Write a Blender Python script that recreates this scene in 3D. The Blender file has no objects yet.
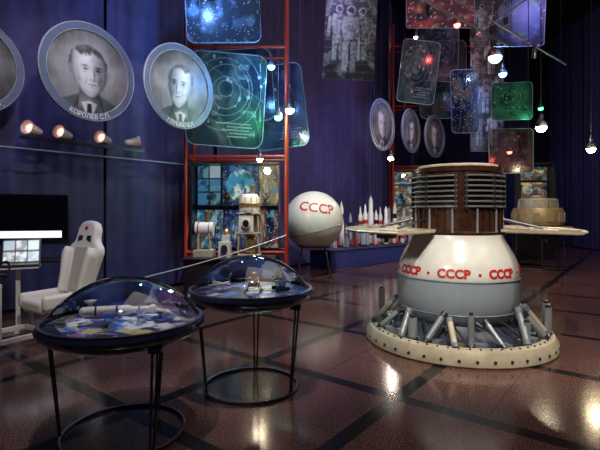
import bpy, math, random
from math import sin, cos, pi, radians, sqrt, atan2
from mathutils import Vector, Matrix, noise, Euler
random.seed(4)
S = bpy.context.scene
COL = S.collection
try:
    S.view_settings.view_transform = 'Standard'
    S.view_settings.look = 'None'
except Exception: pass

# ------------------------------------------------------------------ materials
MATS = {}
def mat(name, col, rough=0.5, metal=0.0, emit=0.0, var=0.15, scale=8.0, coat=0.0, bump=0.0, alpha=1.0, emcol=None):
    if name in MATS: return MATS[name]
    m = bpy.data.materials.new(name); m.use_nodes = True
    nt = m.node_tree; b = nt.nodes['Principled BSDF']
    tc = nt.nodes.new('ShaderNodeTexCoord'); nz = nt.nodes.new('ShaderNodeTexNoise')
    nz.inputs['Scale'].default_value = scale; nz.inputs['Detail'].default_value = 4
    nt.links.new(tc.outputs['Object'], nz.inputs['Vector'])
    rp = nt.nodes.new('ShaderNodeValToRGB')
    a = [max(0, c*(1-var)) for c in col]; c2 = [min(1, c*(1+var)) for c in col]
    rp.color_ramp.elements[0].position = .3; rp.color_ramp.elements[1].position = .7
    rp.color_ramp.elements[0].color = (*a, 1); rp.color_ramp.elements[1].color = (*c2, 1)
    nt.links.new(nz.outputs['Fac'], rp.inputs['Fac'])
    nt.links.new(rp.outputs['Color'], b.inputs['Base Color'])
    b.inputs['Roughness'].default_value = rough; b.inputs['Metallic'].default_value = metal
    b.inputs['Coat Weight'].default_value = coat
    if emit:
        b.inputs['Emission Color'].default_value = (*(emcol or col), 1); b.inputs['Emission Strength'].default_value = emit
    if bump:
        bp = nt.nodes.new('ShaderNodeBump'); bp.inputs['Strength'].default_value = bump
        nt.links.new(nz.outputs['Fac'], bp.inputs['Height']); nt.links.new(bp.outputs['Normal'], b.inputs['Normal'])
    b.inputs['Alpha'].default_value = alpha
    MATS[name] = m; return m

def glass(name, tint=(1, 1, 1), ior=1.45, rough=0.02, base=0.03):
    if name in MATS: return MATS[name]
    m = bpy.data.materials.new(name); m.use_nodes = True; nt = m.node_tree
    nt.nodes.clear()
    o = nt.nodes.new('ShaderNodeOutputMaterial'); mx = nt.nodes.new('ShaderNodeMixShader')
    t = nt.nodes.new('ShaderNodeBsdfTransparent'); t.inputs[0].default_value = (*tint, 1)
    g = nt.nodes.new('ShaderNodeBsdfGlossy'); g.inputs['Roughness'].default_value = rough
    f = nt.nodes.new('ShaderNodeFresnel'); f.inputs[0].default_value = ior
    ad = nt.nodes.new('ShaderNodeMath'); ad.operation = 'ADD'; ad.inputs[1].default_value = base
    nt.links.new(f.outputs[0], ad.inputs[0]); nt.links.new(ad.outputs[0], mx.inputs[0])
    nt.links.new(t.outputs[0], mx.inputs[1]); nt.links.new(g.outputs[0], mx.inputs[2]); nt.links.new(mx.outputs[0], o.inputs[0])
    MATS[name] = m; return m

def picmat(name, emit=0.0, rough=0.35, transp=0.0):
    if name in MATS: return MATS[name]
    m = bpy.data.materials.new(name); m.use_nodes = True; nt = m.node_tree
    b = nt.nodes['Principled BSDF']; a = nt.nodes.new('ShaderNodeVertexColor'); a.layer_name = 'Col'
    nt.links.new(a.outputs['Color'], b.inputs['Base Color']); b.inputs['Roughness'].default_value = rough
    if emit:
        nt.links.new(a.outputs['Color'], b.inputs['Emission Color']); b.inputs['Emission Strength'].default_value = emit
    b.inputs['Alpha'].default_value = 1-transp
    MATS[name] = m; return m

# ------------------------------------------------------------------ mesh builder
class B:
    def __init__(s): s.v = []; s.f = []; s.m = []
    def add(s, vs, fs, mi=0, M=None):
        n = len(s.v)
        for p in vs:
            p = Vector(p); s.v.append(M @ p if M else p)
        for f in fs: s.f.append([n+i for i in f]); s.m.append(mi)
        return s
    def box(s, c, d, mi=0, rot=None):
        x, y, z = d[0]/2, d[1]/2, d[2]/2
        vs = [(-x,-y,-z),(x,-y,-z),(x,y,-z),(-x,y,-z),(-x,-y,z),(x,-y,z),(x,y,z),(-x,y,z)]
        M = Matrix.Translation(c) @ (Euler(rot).to_matrix().to_4x4() if rot else Matrix())
        return s.add(vs, [(3,2,1,0),(4,5,6,7),(0,1,5,4),(1,2,6,5),(2,3,7,6),(3,0,4,7)], mi, M)
    def cyl(s, p0, p1, r0, r1=None, n=16, mi=0, caps=True):
        p0 = Vector(p0); p1 = Vector(p1); r1 = r0 if r1 is None else r1
        d = (p1-p0); L = d.length; q = d.to_track_quat('Z', 'Y').to_matrix().to_4x4()
        M = Matrix.Translation(p0) @ q
        vs = [(r0*cos(2*pi*i/n), r0*sin(2*pi*i/n), 0) for i in range(n)] + [(r1*cos(2*pi*i/n), r1*sin(2*pi*i/n), L) for i in range(n)]
        fs = [(i, (i+1) % n, n+(i+1) % n, n+i) for i in range(n)]
        if caps: fs += [tuple(range(n-1, -1, -1)), tuple(range(n, 2*n))]
        return s.add(vs, fs, mi, M)
    def lathe(s, prof, n=48, mi=0, M=None, a0=0.0, a1=2*pi):
        full = abs(a1-a0-2*pi) < 1e-6; k = n if full else n+1; L = len(prof)
        vs = []
        for i in range(k):
            a = a0+(a1-a0)*i/n
            for r, z in prof: vs.append((max(r, 1e-4)*cos(a), max(r, 1e-4)*sin(a), z))
        fs = []
        for i in range(n):
            j = (i+1) % k
            for q in range(L-1): fs.append((i*L+q, j*L+q, j*L+q+1, i*L+q+1))
        if not full:
            fs += [tuple(range(L)), tuple(k*L-1-q for q in range(L))]
        return s.add(vs, fs, mi, M)
    def tube(s, pts, r, n=8, mi=0, closed=False):
        pts = [Vector(p) for p in pts]; N = len(pts); vs = []
        for i, p in enumerate(pts):
            if closed: t = pts[(i+1) % N]-pts[i-1]
            else: t = pts[min(i+1, N-1)]-pts[max(i-1, 0)]
            q = t.to_track_quat('Z', 'Y')
            for j in range(n):
                vs.append(p + q @ Vector((r*cos(2*pi*j/n), r*sin(2*pi*j/n), 0)))
        fs = []
        if closed:
            vs = []
            for i, p in enumerate(pts):
                t = (pts[(i+1) % N]-pts[i-1]).normalized(); u = Vector((0, 0, 1)); w = t.cross(u).normalized(); u = w.cross(t)
                for j in range(n): vs.append(p+w*(r*cos(2*pi*j/n))+u*(r*sin(2*pi*j/n)))
        for i in range(N if closed else N-1):
            a = i*n; b = ((i+1) % N)*n
            for j in range(n): fs.append((a+j, a+(j+1) % n, b+(j+1) % n, b+j))
        if not closed: fs += [tuple(range(n-1, -1, -1)), tuple((N-1)*n+j for j in range(n))]
        return s.add(vs, fs, mi)
    def ball(s, c, r, n=20, mi=0, sc=(1, 1, 1)):
        prof = [(r*sin(pi*i/(n//2)), -r*cos(pi*i/(n//2))) for i in range(n//2+1)]
        return s.lathe(prof, n, mi, Matrix.Translation(c) @ Matrix.Diagonal((*sc, 1)))
    def poly(s, pts, t, mi=0, M=None):   # outline in xz, extruded in y
        n = len(pts)
        vs = [(x, -t/2, z) for x, z in pts]+[(x, t/2, z) for x, z in pts]
        fs = [tuple(range(n)), tuple(range(2*n-1, n-1, -1))]+[(i, n+i, n+(i+1) % n, (i+1) % n) for i in range(n)]
        return s.add(vs, fs, mi, M)
    def obj(s, name, mats, parent=None, loc=(0, 0, 0), rot=(0, 0, 0), bevel=0, sub=0, angle=35, label=None, flat=False):
        me = bpy.data.meshes.new(name); me.from_pydata([tuple(v) for v in s.v], [], s.f)
        if not isinstance(mats, (list, tuple)): mats = [mats]
        for m in mats: me.materials.append(m)
        me.polygons.foreach_set('material_index', s.m)
        me.polygons.foreach_set('use_smooth', [not flat]*len(me.polygons))
        me.validate(); me.update()
        import bmesh
        bm = bmesh.new(); bm.from_mesh(me); bmesh.ops.recalc_face_normals(bm, faces=bm.faces); bm.to_mesh(me); bm.free()
        me.set_sharp_from_angle(angle=radians(angle))
        o = bpy.data.objects.new(name, me); COL.objects.link(o)
        o.location = loc; o.rotation_euler = rot
        if parent: o.parent = parent
        if bevel:
            b = o.modifiers.new('bevel', 'BEVEL'); b.width = bevel; b.segments = 3; b.limit_method = 'ANGLE'
        if sub:
            b = o.modifiers.new('sub', 'SUBSURF'); b.levels = sub; b.render_levels = sub
        if label: o['label'] = label
        return o

def top(name, loc, label, cat, rot=(0, 0, 0), group=None):
    e = bpy.data.objects.new(name, None); COL.objects.link(e)
    e.location = tuple(loc)[:3]; e.rotation_euler = rot; e.empty_display_size = .1
    e['label'] = label; e['category'] = cat
    if group: e['group'] = group
    return e
def tag(o, label, cat, group=None):
    o['label'] = label; o['category'] = cat
    if group: o['group'] = group
    return o
def dup(e, loc, rot=None, scale=None, label=None):
    n = e.copy(); COL.objects.link(n); n.location = loc
    if rot is not None: n.rotation_euler = rot
    if scale: n.scale = scale
    if label: n['label'] = label
    made = set()
    def rec(src, par):
        for c in [k for k in bpy.data.objects if k.parent == src and k not in made]:
            k = c.copy(); made.add(k); COL.objects.link(k); k.parent = par
            k.matrix_parent_inverse = c.matrix_parent_inverse.copy(); rec(c, k)
    rec(e, n)
    return n

def text(name, txt, size, m, parent=None, loc=(0, 0, 0), rot=(0, 0, 0), fn=None, extr=0.002, bold=0.0):
    c = bpy.data.curves.new(name, 'FONT'); c.body = txt; c.size = size; c.align_x = 'CENTER'; c.align_y = 'CENTER'
    c.extrude = extr; c.offset = bold; c.resolution_u = 3
    o = bpy.data.objects.new('tmp', c); COL.objects.link(o)
    dg = bpy.context.evaluated_depsgraph_get(); dg.update()
    me = bpy.data.meshes.new_from_object(o.evaluated_get(dg)); bpy.data.objects.remove(o)
    if fn:
        for v in me.vertices: v.co = fn(v.co.x, v.co.y, v.co.z)
    me.materials.clear(); me.materials.append(m)
    t = bpy.data.objects.new(name, me); COL.objects.link(t); t.location = loc; t.rotation_euler = rot
    if parent: t.parent = parent
    return t

# ------------------------------------------------------------------ pictures
def sst(a, b, x):
    t = max(0, min(1, (x-a)/(b-a))) if b != a else (1 if x > a else 0)
    return t*t*(3-2*t)
def mix(a, b, t): return tuple(a[i]*(1-t)+b[i]*t for i in range(3))
def fbm(x, y, s=0):
    return noise.fractal(Vector((x, y, s)), 1.0, 2.0, 4)
# head width, tilt, parting side, hair tone, hairline height, lit side, glasses, backdrop tone, tie tone
FACES = {11: (.35, .10, 1, .24, .47, 1, False, .50, .1), 12: (.37, -.06, -1, .20, .41, 1, False, .64, .12), 13: (.33, .12, 1, .28, .45, -1, False, .60, .3),
         14: (.35, -.10, 1, .34, .49, 1, False, .52, .1), 15: (.33, .06, -1, .2, .42, -1, True, .55, .1), 16: (.36, 0, 1, .28, .46, 1, False, .50, .2)}
def p_face(sd):
    hw, tilt, part, hair, hl, side, glasses, tone, tie = FACES[sd]
    def f(x0, y0):
        x = x0/1.36; y = (y0+.12)/1.36
        v = tone+.17*fbm(x*1.6, y*1.6, sd)-.22*sst(.25, .75, sqrt(x*x+(y-.1)**2))+.05*fbm(x*9, y*3, sd+9)
        v -= .12*math.exp(-((x+.3*side)/.2)**2-((y-.1)/.3)**2)
        sh = min(.22+2.1*max(0, -.32-y), .38+.75*(1-math.exp(-3.0*max(0, -.32-y))))
        k = sst(.03, -.03, abs(x-.03)-sh)*sst(-.26, -.38, y)
        suit = .24+.12*fbm(x*3, y*3, sd+3)-.14*math.exp(-((abs(x)-.20-(y+.40)*-.35)/.02)**2)+.08*sst(.1, -.4, x*side)
        v = v*(1-k)+k*suit
        kn = sst(.03, -.03, abs(x)-.19)*sst(.0, -.05, y)*sst(-.50, -.42, y+abs(x)*.5); v = v*(1-kn)+kn*(.46-.22*sst(-.05, .2, x*side)-.12*sst(-.42, -.30, y))
        kk = sst(.02, -.01, abs(x)-.18*(y+.80)/.42)*sst(-.40, -.44, y+abs(x)*.3)*sst(-.85, -.8, y); v = v*(1-kk)+kk*(.80-.2*sst(0, .15, x*side))
        kt = sst(.01, -.01, abs(x)-.035-.04*(-.4-y))*sst(-.46, -.49, y); v = v*(1-kt)+kt*tie
        X = x-tilt*(y-.1); Xs = X*side; XE = X-.045*side
        nz_ = fbm(x*10+y*5, y*4-x*8, sd); n2_ = fbm(x*3, y*3, sd+20)
        e = sqrt((X/(hw-.01+.03*nz_))**2+((y-.18)/(.38+.02*nz_))**2); k = sst(1.07, .93, e)*sst(.08, .24, y)
        v = v*(1-k)+k*(hair+.22*abs(nz_)+.16*math.exp(-((X+.1*side)/.10)**2-((y-.50)/.06)**2))
        e = sqrt(((abs(X)-hw+.035)/.035)**2+((y-.09)/.085)**2); k = sst(1.15, .85, e); v = v*(1-k)+k*.50
        # egg-shaped face outline: full at the cheekbones, narrowing to a rounded chin
        W0 = hw-.05
        if y < .14:
            t = min(1, (.14-y)/.50); wd = W0*max(0, 1-t**2.3)**.62*(1-.10*sst(.3, .8, t))
        else: wd = W0*(1-.10*((y-.14)/.3)**2)
        edge_ = sst(.03, -.03, abs(X)-wd)
        side_hl = hl-.55*max(0, abs(X)-hw*.62)-.03*sin(X*14*part)-.10*max(0, -X*part)
        fc = edge_*sst(side_hl+.04, side_hl-.04, y+.05*nz_)*sst(-.375, -.34, y)
        g = .86-.44*sst(-.04, .30, Xs+.06*n2_)-.20*sst(.14, .30, -Xs)-.16*sst(-.12, -.34, y)+.07*n2_+.03*nz_
        g -= .16*sst(.07, 0, wd-abs(X))
        g += .07*math.exp(-((y-.33)/.06)**2-((Xs+.06)/.10)**2)+.07*math.exp(-((Xs+.15)/.05)**2-((y-.02)/.05)**2)
        g -= .14*math.exp(-((abs(X)-.19)/.045)**2-((y+.05)/.11)**2)
        ax = abs(XE)
        g -= .36*math.exp(-((ax-.125)/.06)**2-((y-.195+.12*(ax-.13))/.016)**2)
        g -= .22*math.exp(-((ax-.105)/.06)**2-((y-.155)/.035)**2)
        g -= .46*math.exp(-((ax-.118)/.034)**2-((y-.135)/.011)**2)
        g -= .25*math.exp(-((ax-.118)/.014)**2-((y-.135)/.018)**2)
        g -= .14*math.exp(-((ax-.12)/.045)**2-((y-.085)/.011)**2)
        g -= .26*math.exp(-((XE*side-.045)/.022)**2-((y-.05)/.09)**2)
        g += .10*math.exp(-((XE*side+.005)/.016)**2-((y-.03)/.09)**2)
        g -= .32*math.exp(-((ax-.030)/.020)**2-((y+.040)/.011)**2)
        g -= .12*math.exp(-((XE-.02*side)/.05)**2-((y+.070)/.018)**2)
        g -= .18*math.exp(-((ax-.10-.3*(-.03-y))/.014)**2-((y+.08)/.06)**2)
        g -= .44*math.exp(-((XE)/.082)**4-((y+.130-.5*XE*XE)/.010)**2)
        g -= .18*math.exp(-((XE)/.050)**2-((y+.175)/.013)**2)
        g -= .08*math.exp(-((XE)/.09)**2-((y-.30)/.006)**2)
        if glasses:
            for sx in (-1, 1):
                d = abs(sqrt(((XE-sx*.12)/.078)**2+((y-.13)/.055)**2)-1); g -= .35*sst(.16, .06, d)
            g -= .35*sst(.045, .03, ax)*sst(.012, .006, abs(y-.14))
        v = v*(1-fc)+fc*g
        v = max(0, min(1, v)); v = v**2.0
        return (v, v*.98, v*.94)
    return f
def p_earth(sd, base=(.02, .08, .35), land=(.5, .6, .7), bg=(.005, .008, .03), r0=.85, cx=0, cy=0):
    def f(x, y):
        n = fbm(x*2, y*2, sd); e = sqrt((x-cx)**2+(y-cy)**2); r = sst(r0+.02, r0-.02, e)
        c = mix(base, land, sst(0, .5, n)); c = mix(c, (.03, .12, .05), sst(.1, .4, fbm(x*3, y*3, sd+7)))
        b_ = mix(bg, tuple(4*q+.01 for q in bg), sst(-.1, .6, fbm(x*3+9, y*3, sd)))
        if fbm(x*22, y*22, sd) > .62: b_ = (.6, .6, .65)
        return mix(b_, c, r)
    return f
def p_nebula(sd, a=(.02, .10, .25), b=(.25, .45, .5), c=(.5, .35, .15)):
    def f(x, y):
        v = mix((.005, .01, .03), a, sst(-.5, .2, fbm(x*1.2, y*1.2, sd))); v = mix(v, b, sst(.05, .5, fbm(x*1.6+3, y*1.6, sd+2)))
        v = mix(v, c, sst(.15, .55, fbm(x*2.2, y*2+5, sd+4)))
        if fbm(x*20, y*20, sd) > .6: v = (.8, .8, .8)
        return v
    return f
def p_diagram(sd, bg=(.012, .025, .12), ink=(.5, .65, .9), nc=4, dot=(.6, .65, .66)):
    rnd = random.Random(sd)
    cx, cy = rnd.uniform(-.35, .1), rnd.uniform(-.1, .3)
    circ = [(cx+rnd.uniform(-.05, .05), cy+rnd.uniform(-.05, .05), .18+.2*i+rnd.uniform(-.03, .03)) for i in range(nc)]
    lines = [(rnd.uniform(.4, 1.2), rnd.uniform(-.8, .8)) for _ in range(3)]
    dots = []
    for a, b, r in circ:
        for _ in range(4): t = rnd.uniform(0, 2*pi); dots.append((a+r*cos(t), b+r*sin(t), rnd.uniform(.02, .06)))
    pics = [(rnd.uniform(-.8, .8), rnd.uniform(-.85, .85), rnd.uniform(.05, .13), rnd.uniform(.04, .09)) for _ in range(9)]
    rows = [(rnd.uniform(.2, .5), .8-.07*i, rnd.uniform(.25, .45)) for i in range(5)]
    def f(x, y):
        c = mix(bg, (bg[0]*3+.015, bg[1]*3+.02, bg[2]*2.0+.02), sst(-.4, .5, fbm(x*1.3, y*1.3, sd)))
        c = mix(c, tuple(.5*q for q in ink), .5*sst(.1, .6, fbm(x*1.9+5, y*1.5, sd+4)))
        for a, b, w, h in pics:
            if abs(x-a) < w and abs(y-b) < h: c = mix(c, tuple(.7*q for q in ink), .5+.5*fbm(x*12, y*12, sd))
        for a, b, r in circ:
            d = abs(sqrt((x-a)**2+((y-b)*1.1)**2)-r); c = mix(c, ink, .5*sst(.016, .004, d))
        for t, o in lines:
            d = abs(x*cos(t)+y*sin(t)-o); c = mix(c, ink, .4*sst(.012, .004, d))
        for a, b, r in dots:
            d = sqrt((x-a)**2+(y-b)**2); c = mix(c, dot, .8*sst(r, r*.5, d))
        for a, b, w in rows:
            if abs(y-b+1.3) < .018 and abs(x-a) < w: c = mix(c, ink, .6)
        return c
    return f
def p_collage(sd, cells=(4, 5), pal=None):
    rnd = random.Random(sd)
    pal = pal or [(.05, .18, .35), (.25, .35, .4), (.4, .3, .15), (.02, .05, .12), (.1, .3, .22), (.5, .5, .5), (.35, .1, .06)]
    C = {(i, j): (rnd.choice(pal), rnd.choice(pal)) for i in range(cells[0]) for j in range(cells[1])}
    def f(x, y):
        X = (x+1)/2*cells[0]*.999; Y = (y+1)/2*cells[1]*.999; i = int(X); j = int(Y); u = X-i; v = Y-j
        a, b = C[(i, j)]; n = fbm(u*2+i*5, v*2+j*3, sd)
        c = mix(a, b, sst(-.2, .3, n)); e = min(u, 1-u, v, 1-v); return mix((.01, .01, .02), c, sst(.04, .07, e))
    return f
def p_figures(sd, lo=(.01, .01, .015), hi=(.35, .34, .33), fig=None, asp=1.0):
    # standing people; fig = (x, y_center, half height in picture heights); asp = width/height
    def f(x, y):
        n = fbm(x*1.8*asp*2, y*3.6, sd); m = fbm(x*8*asp*2, y*16, sd+2)
        c = mix(lo, tuple(.34*q for q in hi), sst(-.1, .5, n+m*.4))
        if abs((y*6) % 1-.5) > .46: c = mix(c, hi, .15)
        for a, b, s_ in fig:
            u = (x-a)*asp/s_; w = (y-b)/s_
            head = sqrt((u/.15)**2+((w-.80)/.17)**2)
            tors = max(abs(u)/(.30-.10*abs(w-.35)/.4), abs(w-.26)/.40)
            legs = max(abs(abs(u)-.12)/(.105+.02*w), abs(w+.55)/.47)
            arms = max(abs(abs(u)-.36+.08*w)/.06, abs(w-.18)/.38)
            d = min(head, tors, legs, arms)
            vis = .55 if sqrt(((u)/.09)**2+((w-.81)/.09)**2) < 1 else 0
            sh = .75+.4*m-.5*sst(-.2, .3, u)-vis-(.25 if abs(w+.08) < .03 else 0)-(.2 if abs(w-.30) < .08 and abs(u) < .1 else 0)
            c = mix(c, tuple(max(0.01, q*sh) for q in hi), .95*sst(1.10, .92, d))
            if .9 < d < 1.12: c = mix(c, lo, .6)
        return c
    return f
def p_table(sd):
    def f(x, y):
        c = mix((.02, .025, .07), (.08, .12, .35), sst(-.3, .5, fbm(x*2, y*2, sd)))
        for k, (a, b, w, h, t) in enumerate(SH[sd]):
            X = (x-a)*cos(t)+(y-b)*sin(t); Y = -(x-a)*sin(t)+(y-b)*cos(t)
            if abs(X) < w and abs(Y) < h:
                n = fbm(x*9, y*9, sd+k)
                c = mix(PT[k % len(PT)], (.03, .03, .06), sst(.1, .6, n))
                if abs(abs(X)-w) < .008 or abs(abs(Y)-h) < .008: c = (.6, .62, .65)
        return c
    return f
PT = [(.65, .7, .85), (.05, .13, .45), (.6, .6, .6), (.5, .42, .15), (.1, .25, .7), (.02, .02, .03), (.75, .78, .85), (.25, .12, .35)]
SH = {}
for sd in (1, 2):
    r = random.Random(sd+10)
    SH[sd] = [(r.uniform(-.8, .8), r.uniform(-.8, .8), r.uniform(.08, .26), r.uniform(.04, .13), r.uniform(-.5, .9)) for _ in range(44)]

def colmesh(name, vs, fs, cols, m, parent=None, loc=(0, 0, 0), rot=(0, 0, 0), solid=0.0):
    me = bpy.data.meshes.new(name); me.from_pydata(vs, [], fs)
    a = me.color_attributes.new('Col', 'FLOAT_COLOR', 'POINT')
    for i, c in enumerate(cols): a.data[i].color = (*[max(0, q) for q in c], 1)
    me.materials.append(m); o = bpy.data.objects.new(name, me); COL.objects.link(o)
    o.location = loc; o.rotation_euler = rot
    if parent: o.parent = parent
    if solid:
        s = o.modifiers.new('solid', 'SOLIDIFY'); s.thickness = solid; s.offset = 0
    return o
def rectpic(name, w, h, f, m, parent=None, loc=(0, 0, 0), rot=(0, 0, 0), r=0.0, n=50, solid=.01):
    nx = n; nz = max(8, int(n*h/w)); vs = []; cs = []
    for j in range(nz+1):
        for i in range(nx+1):
            x = -1+2*i/nx; z = -1+2*j/nz; cs.append(f(x, z)); X = x*w/2; Z = z*h/2
            if r:
                cx = w/2-r; cz = h/2-r; dx = abs(X)-cx; dz = abs(Z)-cz
                if dx > 0 and dz > 0:
                    L = sqrt(dx*dx+dz*dz)
                    if L > r: X = math.copysign(cx+dx*r/L, X); Z = math.copysign(cz+dz*r/L, Z)
            vs.append((X, 0, Z))
    fs = [(j*(nx+1)+i, j*(nx+1)+i+1, (j+1)*(nx+1)+i+1, (j+1)*(nx+1)+i) for j in range(nz) for i in range(nx)]
    return colmesh(name, vs, fs, cs, m, parent, loc, rot, solid)
def discpic(name, R, f, m, parent=None, loc=(0, 0, 0), rot=(0, 0, 0), nr=70, na=180, flat=False):
    vs = [(0, 0, 0)]; cs = [f(0, 0)]; fs = []
    for i in range(1, nr+1):
        for j in range(na):
            a = 2*pi*j/na; x = cos(a)*i/nr; y = sin(a)*i/nr; cs.append(f(x, y))
            vs.append((x*R, y*R, 0) if flat else (x*R, 0, y*R))
    for j in range(na): fs.append((0, 1+j, 1+(j+1) % na))
    for i in range(nr-1):
        a = 1+i*na; b = a+na
        for j in range(na): fs.append((a+j, b+j, b+(j+1) % na, a+(j+1) % na))
    return colmesh(name, vs, fs, cs, m, parent, loc, rot)

# ------------------------------------------------------------------ palette
cream = mat('cream_paint', (.62, .54, .38), .4, coat=.2)
tan = mat('tan_panel', (.56, .48, .34), .45, scale=5, var=.2)
tand = mat('tan_dark_panel', (.28, .22, .14), .45, scale=9, var=.3)
white = mat('white_paint', (.80, .77, .69), .3, coat=.4, var=.05)
greyb = mat('blue_grey_paint', (.20, .23, .27), .4, coat=.2, var=.1)
lgrey = mat('pale_grey_paint', (.30, .34, .38), .35, coat=.3, var=.06)
tubeg = mat('tube_grey', (.34, .35, .37), .35, .3, var=.08)
steel = mat('brushed_steel', (.55, .56, .58), .3, 1.0)
dsteel = mat('dark_steel', (.10, .10, .11), .4, .8)
black = mat('black_plastic', (.012, .012, .014), .35)
brown = mat('copper_lacquer', (.06, .022, .011), .3, .2, scale=14, var=.5, coat=.3)
navy = mat('navy_lacquer', (.010, .013, .035), .18, coat=.8)
redp = mat('red_paint', (.45, .04, .02), .4)
redl = mat('red_lettering', (.55, .02, .02), .4, var=.05)
whl = mat('pale_lettering', (.85, .85, .8), .5, var=.03)
fram = mat('blue_grey_frame', (.11, .14, .21), .4, var=.08)
gold = mat('gold_foil', (.6, .42, .16), .3, .8, bump=.2)
khaki = mat('khaki_paint', (.52, .46, .32), .45)
leath = mat('cream_leather', (.80, .77, .69), .45, var=.04, scale=2)
gleath = mat('grey_leather', (.52, .49, .43), .5, var=.05, scale=2)
blue = mat('blue_cloth', (.02, .03, .16), .8, scale=20)
curt = mat('purple_cloth', (.050, .046, .13), .85, scale=3, var=.25)
wirem = mat('wire', (.05, .05, .055), .4, .6)
GL = glass('clear_dome'); GLB = glass('case_glass', (.92, .95, 1), base=.02)
PIC = picmat('print_face', 0.0, .4); DECK = picmat('deck_print', .12, .35); PICL = picmat('print_emissive', .8, .4); PANEL = picmat('acrylic_print', .05, .15, .42); SMOKE = picmat('smoky_print', .06, .12, .5); DIM = picmat('dim_print', .05, .4)  # deck and board prints emit colour in place of light falling on them
SCR = mat('white_screen', (.8, .9, 1.0), .3, emit=1.3, var=.02)

# ------------------------------------------------------------------ structure
def struct(o): o['kind'] = 'structure'; return o
mfl = bpy.data.materials.new('granite_floor'); mfl.use_nodes = True
nt = mfl.node_tree; bs = nt.nodes['Principled BSDF']; N = nt.nodes.new; L = nt.links.new
geo = N('ShaderNodeNewGeometry')
def dotn(vec):
    d = N('ShaderNodeVectorMath'); d.operation = 'DOT_PRODUCT'; d.inputs[1].default_value = vec; L(geo.outputs['Position'], d.inputs[0]); return d.outputs['Value']
def mth(op, a, b):
    m = N('ShaderNodeMath'); m.operation = op
    for k, x in enumerate((a, b)):
        if x is None: continue
        if isinstance(x, (int, float)): m.inputs[k].default_value = x
        else: L(x, m.inputs[k])
    return m.outputs[0]
def stripe(val, off, per, w):
    fr = mth('FRACT', mth('DIVIDE', mth('ADD', val, 100*per-off), per), None); return mth('LESS_THAN', fr, w/per)
A_ = dotn((.6126, .7904, 0)); B_ = dotn((.7904, -.6126, 0))
st = mth('MAXIMUM', stripe(A_, .38, 1.55, .13), stripe(B_, -1.76, 1.55, .13))
jt = mth('MAXIMUM', stripe(A_, .38, .775, .008), stripe(B_, -1.76, .775, .008))
n1 = N('ShaderNodeTexNoise'); n1.inputs['Scale'].default_value = 75; n1.inputs['Detail'].default_value = 3; L(geo.outputs['Position'], n1.inputs['Vector'])
r1 = N('ShaderNodeValToRGB'); e = r1.color_ramp.elements; e[0].position = .40; e[1].position = .66
e[0].color = (.055, .022, .018, 1); e[1].color = (.25, .125, .100, 1); L(n1.outputs['Fac'], r1.inputs['Fac'])
n2 = N('ShaderNodeTexNoise'); n2.inputs['Scale'].default_value = 1.2; L(geo.outputs['Position'], n2.inputs['Vector'])
mx = N('ShaderNodeMix'); mx.data_type = 'RGBA'; L(st, mx.inputs[0]); L(r1.outputs[0], mx.inputs[6]); mx.inputs[7].default_value = (.013, .013, .015, 1)
mx2 = N('ShaderNodeMix'); mx2.data_type = 'RGBA'; L(mth('MULTIPLY', jt, .6), mx2.inputs[0]); L(mx.outputs[2], mx2.inputs[6]); mx2.inputs[7].default_value = (.012, .01, .01, 1)
L(mx2.outputs[2], bs.inputs['Base Color'])
rr = N('ShaderNodeMapRange'); rr.inputs[3].default_value = .10; rr.inputs[4].default_value = .18; L(n2.outputs['Fac'], rr.inputs[0]); L(rr.outputs[0], bs.inputs['Roughness'])
bs.inputs['Specular IOR Level'].default_value = .34
struct(B().box((2, 10, -.05), (26, 28, .1)).obj('floor', mfl))
wallm = mat('dark_plaster', (.012, .012, .02), .9)
struct(B().box((2, 10, 10.05), (26, 28, .1)).obj('ceiling', mat('black_ceiling', (.006, .006, .008), .9)))
T = Vector((.6126, .7904, 0)); NN = Vector((.7904, -.6126, 0)); A0 = Vector((-4.67, 7, 0))
def W(s, z=0, off=0): p = A0+T*s+NN*off; return Vector((p.x, p.y, z))
wrot = atan2(T.y, T.x)
c = W(6.0, 5, -.15); struct(B().box((0, 0, 0), (23, .1, 10)).obj('wall_left', wallm, loc=c, rot=(0, 0, wrot)))
struct(B().box((9.4, 22, 5), (9.5, .1, 10)).obj('wall_back', wallm))
struct(B().box((12, 10, 5), (.1, 24, 10)).obj('wall_right', wallm))

# ------------------------------------------------------------------ curtains
def curtain(w, loc, rot, label, seed, h=9.6, group='purple curtains along the hall wall'):
    r = random.Random(seed); nx = 130; nz = 14; vs = []; fs = []
    ph = [r.uniform(0, 6) for _ in range(4)]
    for j in range(nz+1):
        z = .04+h*j/nz
        for i in range(nx+1):
            x = -w/2+w*i/nx; s = x*11
            y = .014*sin(s+ph[0]+.6*sin(z*.35+ph[1]))+.008*sin(s*2.3+ph[2])+.026*sin(s*.37+ph[3]+z*.2)
            vs.append((x, y, z))
    for j in range(nz):
        for i in range(nx):
            a = j*(nx+1)+i; fs.append((a, a+1, a+nx+2, a+nx+1))
    b = B(); b.add(vs, fs); o = b.obj('curtain', curt, loc=loc, rot=rot, angle=180)
    tag(o, label, 'curtain', group); return o
for k in range(8):
    curtain(2.62, W(-2.3+k*2.66, 0, .06), (0, 0, wrot), 'long purple pleated cloth curtain covering the wall', k)
for k in range(3):
    curtain(2.0, (5.9+k*2.1, 21.8, 0), (0, 0, 0), 'dark purple pleated curtain on the far wall', 20+k)
for k in range(4):
    curtain(2.6, (11.85, 20.2-k*2.65, 0), (0, 0, pi/2), 'dark purple pleated curtain on the side wall', 30+k)

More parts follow.
